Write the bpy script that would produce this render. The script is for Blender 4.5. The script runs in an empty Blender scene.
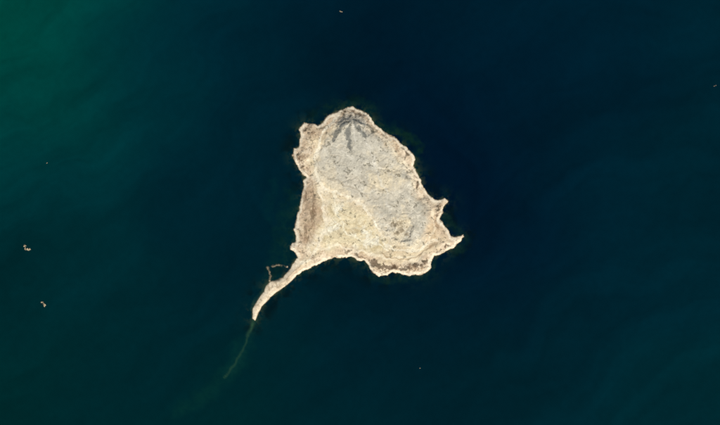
import bpy, math, numpy as np, bmesh, random
S=2.0   # metres per map unit
K=1.17  # brightness of a sunlit white surface
def W(u,v): return ((u-360)*S,(212.5-v)*S)
def lin(c):
    c=np.array(c,float)/255
    return np.where(c<=0.04045,c/12.92,((c+0.055)/1.055)**2.4)/K
# ---------- noise ----------
def vnoise(x,y,seed):
    r=np.random.RandomState(seed).rand(256,256)
    xi=np.floor(x).astype(int); yi=np.floor(y).astype(int)
    fx=x-xi; fy=y-yi
    fx=fx*fx*fx*(fx*(fx*6-15)+10); fy=fy*fy*fy*(fy*(fy*6-15)+10)
    a=r[xi&255,yi&255]; b=r[(xi+1)&255,yi&255]; c=r[xi&255,(yi+1)&255]; d=r[(xi+1)&255,(yi+1)&255]
    return (a*(1-fx)+b*fx)*(1-fy)+(c*(1-fx)+d*fx)*fy
def fbm(x,y,scale,seed,octv=4,gain=.5):
    t=0;a=1;s=0;f=1/scale
    for o in range(octv):
        ca,sa=math.cos(o*.7+.3),math.sin(o*.7+.3)
        t=t+a*(vnoise((x*ca-y*sa)*f+17.3*o,(x*sa+y*ca)*f+9.1*o,seed+o)*2-1); s+=a; a*=gain; f*=2.03
    return t/s*1.6
def ss(a,b,x):
    t=np.clip((x-a)/(b-a),0,1); return t*t*(3-2*t)
def segd(x,y,pts,closed=False):
    P=list(pts)+([pts[0]] if closed else [])
    best=np.full(x.shape,1e9)
    for (x0,y0),(x1,y1) in zip(P[:-1],P[1:]):
        dx,dy=x1-x0,y1-y0
        t=np.clip(((x-x0)*dx+(y-y0)*dy)/(dx*dx+dy*dy+1e-9),0,1)
        best=np.minimum(best,(x-x0-t*dx)**2+(y-y0-t*dy)**2)
    return np.sqrt(best)
def sdf(x,y,pts):
    d=segd(x,y,pts,True); ins=np.zeros(x.shape,bool)
    P=list(pts)+[pts[0]]
    for (x0,y0),(x1,y1) in zip(P[:-1],P[1:]):
        if y0==y1: continue
        c=((y0>y)!=(y1>y))&(x<(x1-x0)*(y-y0)/(y1-y0)+x0); ins^=c
    return np.where(ins,d,-d)
COAST=[(340,110),(346,108),(352,107.5),(358,110),(366,112),(371,117),(375,125),(383,130),(390,134),(398,139),(403,145),(408,150),(413,153),(415,160),(414,166),(418,172),(421,180),(422,188),(427,194),(432,198),(438,201),(444,199),(447,202),(443,208),(444,214),(440,219),(445,226),(449,231),(451,236),(456,238),(463,236),(459,242),(452,248),(446,251),(440,255),(434,256),(431,261),(431,268),(426,272),(420,275),(410,275),(400,272.5),(393,272),(385,275),(378,275),(372,272),(369,266),(364,261),(356,260),(350,257),(342,258),(334,259),(325,261),(315,265),(305,270),(297,277),(288,284),(280,290),(270,297),(263,305),(258,313),(255,320.5),(252.5,318),(253,308),(258,300),(264,292),(266,286),(270,282),(277,280),(283,277),(288,272),(292,265),(297,258),(295,252),(290,249),(289,245),(295,243),(296,235),(294,228),(297,220),(298,212),(299,204),(302,195),(304,186),(305,177),(301,170),(296,164),(294,156),(295,150),(300,146),(300,138),(299,130),(305,124),(313,123),(319,125),(324,122),(328,116),(334,114)]
JETTY=[(270,281),(271,276),(269,271),(268,267)]
JETTY2=[(272,266.5),(279,264.5),(287,266)]
POINT=[(450,238),(456,239.5),(460,238),(463,236.3)]
def coast_d(x,y):
    wx=x+fbm(x,y,9,11,3)*1.3; wy=y+fbm(x,y,9,31,3)*1.3
    k=ss(300,290,x+0*y)*ss(250,275,y)   # calmer on the spit
    wx=wx*(1-k*.6)+x*k*.6; wy=wy*(1-k*.6)+y*k*.6
    d=sdf(wx,wy,COAST)+fbm(x,y,4,51,4,.6)*.7*(1-.6*k)
    j=.5-segd(x+fbm(x,y,5,3)*.8,y+fbm(x,y,5,5)*.8,JETTY)+fbm(x,y,2,71,2)*.5
    j2=.2-segd(x+fbm(x,y,5,3)*.8,y+fbm(x,y,5,5)*.8,JETTY2)+fbm(x,y,2,72,2)*.7
    pt=(2.2-ss(450,464,x)*1.3)-segd(x,y+fbm(x,y,5,5)*.5,POINT)+fbm(x,y,3,73,2)*.5
    return np.maximum(np.maximum(d,pt),np.maximum(j,j2))
def grid_mesh(name,us,vs,h,col):
    nu,nv=len(us),len(vs)
    U,V=np.meshgrid(us,vs)
    co=np.empty((nu*nv,3),np.float32)
    co[:,0]=((U-360)*S).ravel(); co[:,1]=((212.5-V)*S).ravel(); co[:,2]=np.broadcast_to(h,U.shape).ravel()
    i=np.arange(nu*nv).reshape(nv,nu)
    q=np.stack([i[:-1,:-1],i[1:,:-1],i[1:,1:],i[:-1,1:]],-1).reshape(-1,4)
    me=bpy.data.meshes.new(name)
    me.vertices.add(nu*nv); me.vertices.foreach_set('co',co.ravel())
    me.loops.add(q.size); me.loops.foreach_set('vertex_index',q.ravel().astype(np.int32))
    me.polygons.add(len(q)); me.polygons.foreach_set('loop_start',np.arange(0,q.size,4,dtype=np.int32))
    me.polygons.foreach_set('use_smooth',np.ones(len(q),bool))
    me.update(calc_edges=True)
    a=me.color_attributes.new('Col','FLOAT_COLOR','POINT')
    c4=np.ones((nu*nv,4),np.float32); c4[:,:3]=col.reshape(-1,3); a.data.foreach_set('color',c4.ravel())
    ob=bpy.data.objects.new(name,me); bpy.context.collection.objects.link(ob); return ob
def mix(c,col,m):
    return c*(1-m[...,None])+np.asarray(col)*m[...,None]
# ---------- island ----------
st=.36
us=np.arange(244,474,st); vs=np.arange(98,332,st)
U,V=np.meshgrid(us,vs)
D=coast_d(U,V)
wx=U+fbm(U,V,14,101,5,.6)*4; wy=V+fbm(U,V,14,121,5,.6)*4
GREY=[(320,152),(328,140),(343,132),(365,130),(380,140),(391,152),(402,166),(410,181),(416,194),(428,201),(434,213),(428,232),(412,246),(395,244),(384,232),(376,216),(368,205),(350,196),(335,190),(322,180),(314,166)]
gd=sdf(wx,wy,GREY)
n1=fbm(U,V,22,201,5,.6); n2=fbm(U,V,6,221,5,.65); n3=fbm(U,V,2.2,241,3,.7)
g=ss(-6,7,gd+n2*4+n1*3)
# heights (m)
Di=np.maximum(D,0)
H=np.where(D>0, .25+3.0*(1-np.exp(-Di/3))+5*ss(3,16,D), D*1.0)
inl=ss(1,7,D)
H+=inl*(n1*1.4+n2*.35)+ss(.3,3,D)*(n3*.08+ (1-np.abs(n2))*.25)
H+=ss(-2.5,2.5,gd)*2.0
# quarry benches in the south
br=np.sqrt((wx-352)**2+((wy-205)*1.15)**2)+fbm(U,V,20,251,3)*3
bench=ss(6,14,D)*(1-ss(-3,4,gd))*ss(195,215,V)
fr_=(br/7)%1
H+=bench*(3-.7*(np.floor(br/7)+ss(.82,1,fr_)))
pitd=sdf(wx,wy,[(386,222),(398,218),(412,226),(414,238),(402,243),(390,238)])
H-=ss(-2,2,pitd)*3.5
cut=0
for pts in [[(320,176),(340,182),(356,178),(372,190),(390,194)],[(346,150),(366,156),(380,168),(398,172),(412,182)],[(372,208),(388,206),(404,212),(424,210)],[(330,150),(336,164),(350,170)],[(398,198),(412,204),(418,222)]]:
    d=segd(wx,wy,pts); cut=np.maximum(cut,np.exp(-(d/.9)**2))
H-=cut*inl*.7
rill=np.exp(-(fbm(wx,wy,26,261,3)/.05)**2)
H-=inl*.45*rill
# spoil heap in the north: asymmetric ridge with gullies running south
r=np.sqrt((U-353)**2+((V-123)*.8)**2)
hd=segd(wx,wy,[(343,126),(352,120),(363,123)])
H+=np.clip(1-hd/14,0,1)**1.3*9*ss(0,6,D)
fan=0
for pts,wd in [([(353,121),(349,134),(351,148)],1.7),([(355,122),(360,130),(369,139)],1.7),([(350,122),(342,128),(335,139)],1.8),([(360,122),(368,127),(374,133)],1.1)]:
    d=segd(wx,wy,pts); fan=np.maximum(fan,ss(wd+1.8,wd-1.2,d+n3*.8))
H-=fan*1.5*ss(2,6,D)
H=np.where(D>.6,np.maximum(H,.35),H)
# colours
C=np.zeros(U.shape+(3,))+lin((226,208,173))
C=mix(C,lin((207,186,151)),ss(.0,.8,n1)*.8)
C=mix(C,lin((241,228,200)),ss(.0,.7,fbm(U,V,11,401,5,.6))*.8)
rim=1-ss(5,15,D+n2*4+fbm(U,V,18,411)*4)
C=mix(C,lin((217,192,161)),rim*.75)
C=mix(C,lin((150,125,99)),rim*ss(.12,.65,fbm(U,V,5,421,4,.7))*.85)
C=mix(C,lin((242,223,193)),rim*ss(.05,.5,fbm(U,V,5,431,4,.65))*.85)
# west brown slope
w=ss(-4,4,sdf(wx,wy,[(306,183),(314,188),(321,205),(323,222),(316,236),(303,246),(298,243),(302,222),(304,203)]))
C=mix(C,lin((190,165,135)),w*(.6+.4*ss(-.4,.6,n2)))
C=mix(C,lin((124,102,80)),w*ss(.0,.6,fbm(U*1.6,V*.6,6,441,4,.65))*.75)
# yellowish flats
y_=ss(-3,8,sdf(wx,wy,[(330,200),(352,202),(368,210),(378,225),(390,243),(380,256),(350,250),(325,250),(318,240),(326,222)]))
C=mix(C,lin((230,216,178)),y_*.8)
C=mix(C,lin((244,236,210)),y_*ss(0,.7,fbm(U,V,9,461,5,.6)))
C=mix(C,lin((205,186,144)),y_*ss(.15,.7,fbm(U,V,12,471,5,.6))*.7)
bl=np.exp(-((fr_-.9)/.09)**2)*bench
C=mix(C,lin((176,157,121)),bl*.6*ss(-.6,.3,n2+.2))
# pale grey plateau
C=mix(C,lin((209,201,181)),g*.92)
C=mix(C,lin((193,186,167)),g*ss(-.1,.7,fbm(U,V,20,501,5,.6))*.9)
C=mix(C,lin((226,218,197)),g*ss(.0,.6,fbm(U,V,10,521,5,.65))*.75)
C=mix(C,lin((231,215,181)),g*ss(.15,.75,fbm(U,V,26,531,5,.6)+n2*.25)*.75)
C=mix(C,lin((176,168,149)),g*ss(.25,.8,fbm(wx*.8+wy*.4,wy-wx*.5,7,541,4,.65))*.6)
cell=fbm(U,V,15,551,2); C=mix(C,lin((187,181,163)),g*(1-ss(.02,.10,np.abs(cell-.15)))*.35)
C=mix(C,lin((200,194,176)),g*ss(180,165,V+U*.3-110+n1*10)*ss(-3,5,gd)*.5)
C=mix(C,lin((156,147,127)),cut*inl*.4*ss(-.5,.4,n2))
C=mix(C,lin((170,152,122)),rill*inl*.22)
edge=np.exp(-((gd+1)/1.8)**2)*ss(300,330,U)
C=mix(C,lin((238,224,193)),edge*.35*ss(-.3,.4,n1+n2*.5))
pit=ss(-5,3,pitd+n2*2)
C=mix(C,lin((150,134,108)),pit*ss(-.2,.45,fbm(U,V,5,561,4,.7))*.8)
e_=ss(-4,3,sdf(wx,wy,[(420,196),(434,204),(440,218),(444,236),(432,246),(424,236),(430,220)]))
C=mix(C,lin((205,176,140)),e_*.5)
# haul roads and tracks
for pts,wd,cc,am in [([(340,112),(330,125),(320,140),(314,158),(316,176),(328,190),(346,199),(362,207),(374,222),(386,243),(400,250),(420,250),(436,240)],1.3,(248,238,212),.85),
    ([(316,176),(322,205),(326,228),(318,248),(300,264),(280,280),(262,300)],1.3,(246,234,206),.85),
    ([(376,134),(394,148),(408,168),(414,186),(430,206),(436,222),(430,240)],1.2,(242,226,195),.8),
    ([(318,248),(335,246),(352,249),(370,256),(392,258),(416,256)],.9,(244,232,203),.75),
    ([(332,192),(336,215),(346,232),(366,244),(388,247)],.8,(248,240,212),.75),
    ([(362,134),(372,160),(384,190),(392,214)],.8,(232,226,208),.65),
    ([(340,150),(354,160),(372,164),(398,176)],.6,(234,227,209),.6),
    ([(330,160),(352,168),(376,172),(402,170)],.5,(168,160,142),.5),
    ([(345,185),(365,182),(390,196),(410,205)],.5,(166,158,140),.5),
    ([(316,160),(324,172),(338,184),(352,190),(368,198)],.6,(170,157,134),.65),
    ([(310,180),(313,200),(314,220),(308,240)],.6,(136,112,86),.6),
    ([(326,228),(340,222),(356,226),(372,236)],.5,(186,166,122),.6),
    ([(322,262),(345,254),(360,257)],.5,(150,128,98),.6),
    ([(380,254),(400,260),(420,256),(436,244)],.6,(154,128,96),.7)]:
    d=segd(U+fbm(U,V,13,601,4,.6)*3,V+fbm(U,V,13,621,4,.6)*3,pts)
    m=ss(wd+.6,wd-.3,d)*am*ss(1,4,D)
    C=mix(C,lin(cc),m*(.7+.4*n2.clip(-1,.7)))
# heap colours
C=mix(C,lin((192,187,171)),ss(24,10,r)*ss(4,8,D)*.7)
C=mix(C,lin((104,106,101)),fan*.8*ss(2,5,D))
C=mix(C,lin((70,76,77)),ss(2.9,-.4,segd(wx,wy,[(340,128),(346,123),(354,120),(365,125)])+n3*.8)*.88*ss(2,4,D))
C=mix(C,lin((222,216,200)),ss(1.6,0,segd(wx,wy,[(355,126),(357,142)]))*.6)
# south-shore dark rock and scrub
for pts,wd in [([(371,262),(380,266),(392,267)],2.8),([(414,267),(422,263),(429,262)],2.2),([(393,268),(410,270)],1.2),([(350,256),(364,259)],.8),([(437,252),(449,246)],1.2),([(437,206),(440,218)],1.2),([(384,134),(400,143),(412,156)],1.5),([(302,132),(310,128)],1.2),([(340,111),(365,114)],.5),([(297,246),(292,247)],.9),([(415,166),(420,186)],1.0),([(298,152),(300,166)],1.0)]:
    d=segd(wx,wy,pts)
    m=ss(wd+1.3,wd-1.3,d+n3*1.8+n2*2)
    C=mix(C,lin((92,72,54)),m*.8)
C=mix(C,lin((84,78,60)),ss(.6,.8,fbm(U,V,3.2,701,3,.6)*.9+n1*.15+rim*.2)*.55)
# bright beach line, wet foot
fr=np.exp(-((D-1.5)/1.2)**2)
C=mix(C,lin((250,236,208)),fr*ss(-.9,.0,fbm(U,V,9,721,3)+.15)*.88)
tail=ss(300,286,U)*ss(262,275,V)
C=mix(C,lin((232,215,184)),tail*.5)
C=mix(C,lin((156,136,106)),tail*ss(.1,.7,fbm(U,V,4,731,4,.6))*.5)
C=mix(C,lin((140,124,98)),ss(.3,-.3,D)*.8)
C=mix(C,lin((14,40,40)),ss(-.2,-1.4,D))
jm=ss(283,279,U)*ss(283,279.5,V)
jm=np.maximum(jm,ss(289,286,U)*ss(270,268,V))
C=mix(C,lin((84,80,64)),jm*.85)
C*=(1+.11*n3+.05*n2)[...,None]
island=grid_mesh('rocky_island',us,vs,H,np.clip(C,0,.85))
def new_mat(name):
    m=bpy.data.materials.new(name); m.use_nodes=True
    return m,m.node_tree.nodes,m.node_tree.links,m.node_tree.nodes['Principled BSDF']
m,N,L,B=new_mat('island_ground')
at=N.new('ShaderNodeAttribute'); at.attribute_name='Col'
tc=N.new('ShaderNodeTexCoord')
nz=N.new('ShaderNodeTexNoise'); nz.inputs['Scale'].default_value=.35; nz.inputs['Detail'].default_value=6; nz.inputs['Roughness'].default_value=.7
L.new(tc.outputs['Object'],nz.inputs['Vector'])
mr=N.new('ShaderNodeMapRange'); mr.inputs['From Min'].default_value=.3; mr.inputs['From Max'].default_value=.7; mr.inputs['To Min'].default_value=.86; mr.inputs['To Max'].default_value=1.13
L.new(nz.outputs['Fac'],mr.inputs['Value'])
vm=N.new('ShaderNodeVectorMath'); vm.operation='SCALE'
L.new(at.outputs['Color'],vm.inputs[0]); L.new(mr.outputs['Result'],vm.inputs['Scale']); L.new(vm.outputs[0],B.inputs['Base Color'])
bp=N.new('ShaderNodeBump'); bp.inputs['Strength'].default_value=.2; bp.inputs['Distance'].default_value=.3
L.new(nz.outputs['Fac'],bp.inputs['Height']); L.new(bp.outputs[0],B.inputs['Normal'])
B.inputs['Roughness'].default_value=.95; B.inputs['Specular IOR Level'].default_value=.1
island.data.materials.append(m)
# ---------- sea ----------
def axis(a,b,lo,hi,far):
    l=-np.geomspace(1,far,14)[::-1]+lo-2; 
    h=np.geomspace(1,far,14)+hi+2
    return np.concatenate([l,np.arange(lo,a,1.5),np.arange(a,b,.5),np.arange(b,hi,1.5),h])
us2=axis(228,476,-160,880,40000); vs2=axis(92,340,-140,570,40000)
U,V=np.meshgrid(us2,vs2)
Uc=np.clip(U,-300,1020); Vc=np.clip(V,-300,720)
near=(Uc>200)&(Uc<520)&(Vc>70)&(Vc<410)
D=np.full(U.shape,-80.); D[near]=coast_d(Uc[near],Vc[near])
dd=-sdf(Uc,Vc,COAST)
# control-point interpolation of the water body colours (turbidity map)
cps=[(0,0,0,68,58),(0,60,0,70,60),(60,10,0,62,57),(60,90,0,55,54),(0,150,0,56,55),(120,20,0,48,52),(150,90,0,44,50),(60,180,0,46,51),(200,30,0,38,48),(0,260,0,43,47),(0,400,0,41,42),(100,300,0,39,45),(100,400,0,38,42),(200,200,0,36,46),(200,330,0,35,42),(260,150,0,33,44),(270,60,0,33,46),(340,20,0,31,45),(340,80,0,24,36),(400,100,0,19,35),(440,160,0,18,37),(480,220,0,20,39),(470,270,0,23,38),(440,60,0,27,42),(500,20,0,30,44),(520,120,0,26,42),(600,60,0,30,44),(700,20,0,33,44),(600,180,0,31,44),(700,180,0,34,44),(540,260,0,29,43),(620,280,0,34,45),(700,300,0,36,46),(560,360,0,35,44),(640,400,0,38,45),(710,410,0,39,45),(440,320,0,29,40),(360,320,0,28,40),(300,330,0,31,40),(340,400,0,34,42),(460,400,0,33,42),(240,260,0,31,42),(280,220,0,29,41),(250,390,0,38,41)]
wU=Uc+fbm(Uc,Vc,110,801,4)*26; wV=Vc+fbm(Uc,Vc,110,821,4)*26
num=np.zeros(U.shape+(3,)); den=np.zeros(U.shape)
for a,b,*c in cps:
    w_=np.exp(-((wU-a)**2+(wV-b)**2)/(2*46**2))+1e-7/(1+((wU-a)**2+(wV-b)**2)/1e4)
    num+=w_[...,None]*(np.array(c,float)); den+=w_
C=lin(num/den[...,None])
# streaks drifting SW-NE, swirling with the current
ca,sa=math.cos(math.radians(38)),math.sin(math.radians(38))
p=(wU*ca-wV*sa); q=(wU*sa+wV*ca)
stk=fbm(p/4.5,q,26,841,5,.58)
gl=ss(330,0,Uc+Vc*.5)
C*=(1+stk*(.10+.17*gl)+fbm(Uc,Vc,60,861,4)*.06)[...,None]
arc=np.sqrt((wU-700)**2+(wV-480)**2); C*=(1+.11*fbm(arc,q*.1,20,871,4)*ss(420,520,Uc))[...,None]
arc2=np.sqrt((wU-380)**2+((wV-200)*1.1)**2); C*=(1+.09*fbm(arc2,q*.15,17,873,4)*ss(230,110,arc2)*ss(60,95,arc2))[...,None]
C*=(1+.05*fbm(Uc,Vc,5,875,3,.7))[...,None]
# shallow reef close to the shore
rf=fbm(Uc,Vc,12,881,4,.6); rf2=fbm(Uc,Vc,4,891,4,.65)
sh=np.exp(-np.maximum(dd,0)/6.5)
C=mix(C,lin((10,42,38)),sh*ss(-.3,.5,rf)*.7)
C=mix(C,lin((52,64,46)),np.exp(-np.maximum(dd,0)/3.4)*ss(-.15,.55,rf2+rf*.5)*.8)
C=mix(C,lin((3,19,23)),np.exp(-((dd-8)/6)**2)*ss(0,.6,fbm(Uc,Vc,14,901,4)+rf2*.2)*.7)
C=mix(C,lin((130,122,96)),ss(-1.1,.2,D)*.5)
def us_stroke(pts,wd,col,am,jit=2,soft=1.5):
    global C
    d=segd(Uc+fbm(Uc,Vc,12,911,3)*jit,Vc+fbm(Uc,Vc,12,921,3)*jit,pts)
    C=mix(C,lin(col),ss(wd+soft,wd-soft*.3,d)*am*(.6+.4*rf2.clip(-1,1)))
us_stroke([(296,200),(284,225),(284,252),(276,268)],7,(6,43,41),.65,6,9)
us_stroke([(272,185),(268,215)],3,(2,42,44),.5,5,6)
us_stroke([(253,320),(250,330),(246,340),(244,350),(236,362),(226,377)],.5,(52,84,60),.95,1.5,1.4)
us_stroke([(256,310),(252,325),(247,336)],1.3,(38,70,54),.7,1.5,2.2)
us_stroke([(244,350),(228,376),(205,395),(180,410)],5,(8,52,46),.5,5,9)
us_stroke([(250,335),(244,352),(232,370)],3,(12,52,48),.5,3,4)
us_stroke([(268,284),(262,294),(252,308)],1.5,(30,60,52),.6,2,2)
us_stroke([(376,128),(392,128),(408,138),(418,150)],3,(12,42,34),.8,4,4)
us_stroke([(445,214),(455,228),(466,238),(455,252)],3,(14,42,38),.7,3,4)
us_stroke([(433,262),(426,278),(400,280),(372,278)],2,(16,44,38),.7,3,3)
us_stroke([(310,118),(330,108),(350,100),(370,106)],3,(8,38,34),.6,4,4)
sea=grid_mesh('sea',us2,vs2,np.zeros(U.shape),np.clip(C,0,1))
m,N,L,B=new_mat('sea_water')
at=N.new('ShaderNodeAttribute'); at.attribute_name='Col'; L.new(at.outputs['Color'],B.inputs['Base Color'])
tc=N.new('ShaderNodeTexCoord')
mp=N.new('ShaderNodeMapping'); mp.inputs['Rotation'].default_value=(0,0,math.radians(35)); mp.inputs['Scale'].default_value=(1,.45,1)
nz=N.new('ShaderNodeTexNoise'); nz.inputs['Scale'].default_value=.22; nz.inputs['Detail'].default_value=5; nz.inputs['Roughness'].default_value=.6
bp=N.new('ShaderNodeBump'); bp.inputs['Strength'].default_value=.3; bp.inputs['Distance'].default_value=.4
L.new(tc.outputs['Object'],mp.inputs[0]); L.new(mp.outputs[0],nz.inputs['Vector']); L.new(nz.outputs['Fac'],bp.inputs['Height']); L.new(bp.outputs[0],B.inputs['Normal'])
B.inputs['Roughness'].default_value=.18; B.inputs['IOR'].default_value=1.33; B.inputs['Specular IOR Level'].default_value=.04
sea.data.materials.append(m)
# ---------- islets ----------
def rockmat(name,c1,c2):
    m,N,L,B=new_mat(name)
    tc=N.new('ShaderNodeTexCoord'); nz=N.new('ShaderNodeTexNoise'); nz.inputs['Scale'].default_value=.5; nz.inputs['Detail'].default_value=5
    cr=N.new('ShaderNodeValToRGB'); cr.color_ramp.elements[0].position=.4; cr.color_ramp.elements[1].position=.6
    cr.color_ramp.elements[0].color=(*lin(c1),1); cr.color_ramp.elements[1].color=(*lin(c2),1)
    L.new(tc.outputs['Object'],nz.inputs['Vector']); L.new(nz.outputs['Fac'],cr.inputs[0]); L.new(cr.outputs[0],B.inputs['Base Color'])
    B.inputs['Roughness'].default_value=.95; return m
rm=rockmat('islet_rock',(104,92,72),(206,188,152))
def islet(u,v,lumps,seed):
    rs=np.random.RandomState(seed); bm=bmesh.new()
    for (du,dv,a,b,rot) in lumps:
        t=bmesh.ops.create_icosphere(bm,subdivisions=4,radius=1)['verts']
        for w in t:
            x,y,z=w.co; an=math.atan2(y,x)
            k=1+.22*math.sin(3*an+seed)+.15*math.sin(5*an+2*seed+du)+.1*math.sin(9*an+z*4)+rs.uniform(-.05,.05)
            X=x*k*a*S; Y=y*k*b*S
            c,s=math.cos(rot),math.sin(rot)
            w.co=(X*c-Y*s+du*S,X*s+Y*c-dv*S,(z*k*.45+.1*math.sin(x*7)*math.cos(y*6))*min(a,b)*S)
    me=bpy.data.meshes.new('rocky_islet'); bm.to_mesh(me); bm.free(); me.materials.append(rm)
    ob=bpy.data.objects.new('rocky_islet',me); bpy.context.collection.objects.link(ob)
    x,y=W(u,v); ob.location=(x,y,0)
islet(27,248,[(-2.3,-2.2,1.3,1.0,.3),(.2,1.4,2.2,1.0,-.2),(2.7,1.2,.9,.9,0),(-1.8,.6,.8,1.3,0)],3)
islet(44,304,[(-2,-1.8,1.3,.7,.2),(.4,1.0,1.2,1.6,.3),(-.4,-.4,.8,.7,0)],8)
islet(341,11.5,[(-.6,0,.9,.6,-.4),(.9,.5,.5,.4,0)],5)
islet(47,163,[(0,0,.8,.35,.5)],4)
islet(715,86,[(-.8,.2,.7,.4,.5),(.8,-.4,.5,.35,.5)],12)
islet(420,368,[(0,0,.6,.4,.2)],15)
# ---------- light ----------
el,az=52,150   # sun elevation, compass azimuth from +Y clockwise
w=bpy.data.worlds.new('World'); bpy.context.scene.world=w; w.use_nodes=True
nt=w.node_tree; sk=nt.nodes.new('ShaderNodeTexSky'); sk.sky_type='NISHITA'; sk.sun_disc=False
sk.sun_elevation=math.radians(el); sk.sun_rotation=math.radians(az)
bg=nt.nodes['Background']; bg.inputs['Strength'].default_value=.06; nt.links.new(sk.outputs[0],bg.inputs[0])
sd=bpy.data.lights.new('sun','SUN'); sd.energy=4.3; sd.angle=math.radians(.5); sd.color=(1,.96,.89)
so=bpy.data.objects.new('sun',sd); bpy.context.collection.objects.link(so)
so.rotation_euler=(math.radians(90-el),0,math.radians(180-az)); so.location=(0,0,300)
# ---------- camera ----------
cd=bpy.data.cameras.new('camera'); co=bpy.data.objects.new('camera',cd); bpy.context.collection.objects.link(co)
Z=4000; co.location=(0,0,Z); cd.sensor_width=36; cd.lens=36*Z/(720*S); cd.clip_end=200000; cd.clip_start=10
bpy.context.scene.camera=co
vs_=bpy.context.scene.view_settings; vs_.view_transform='Standard'; vs_.look='None'; vs_.exposure=0
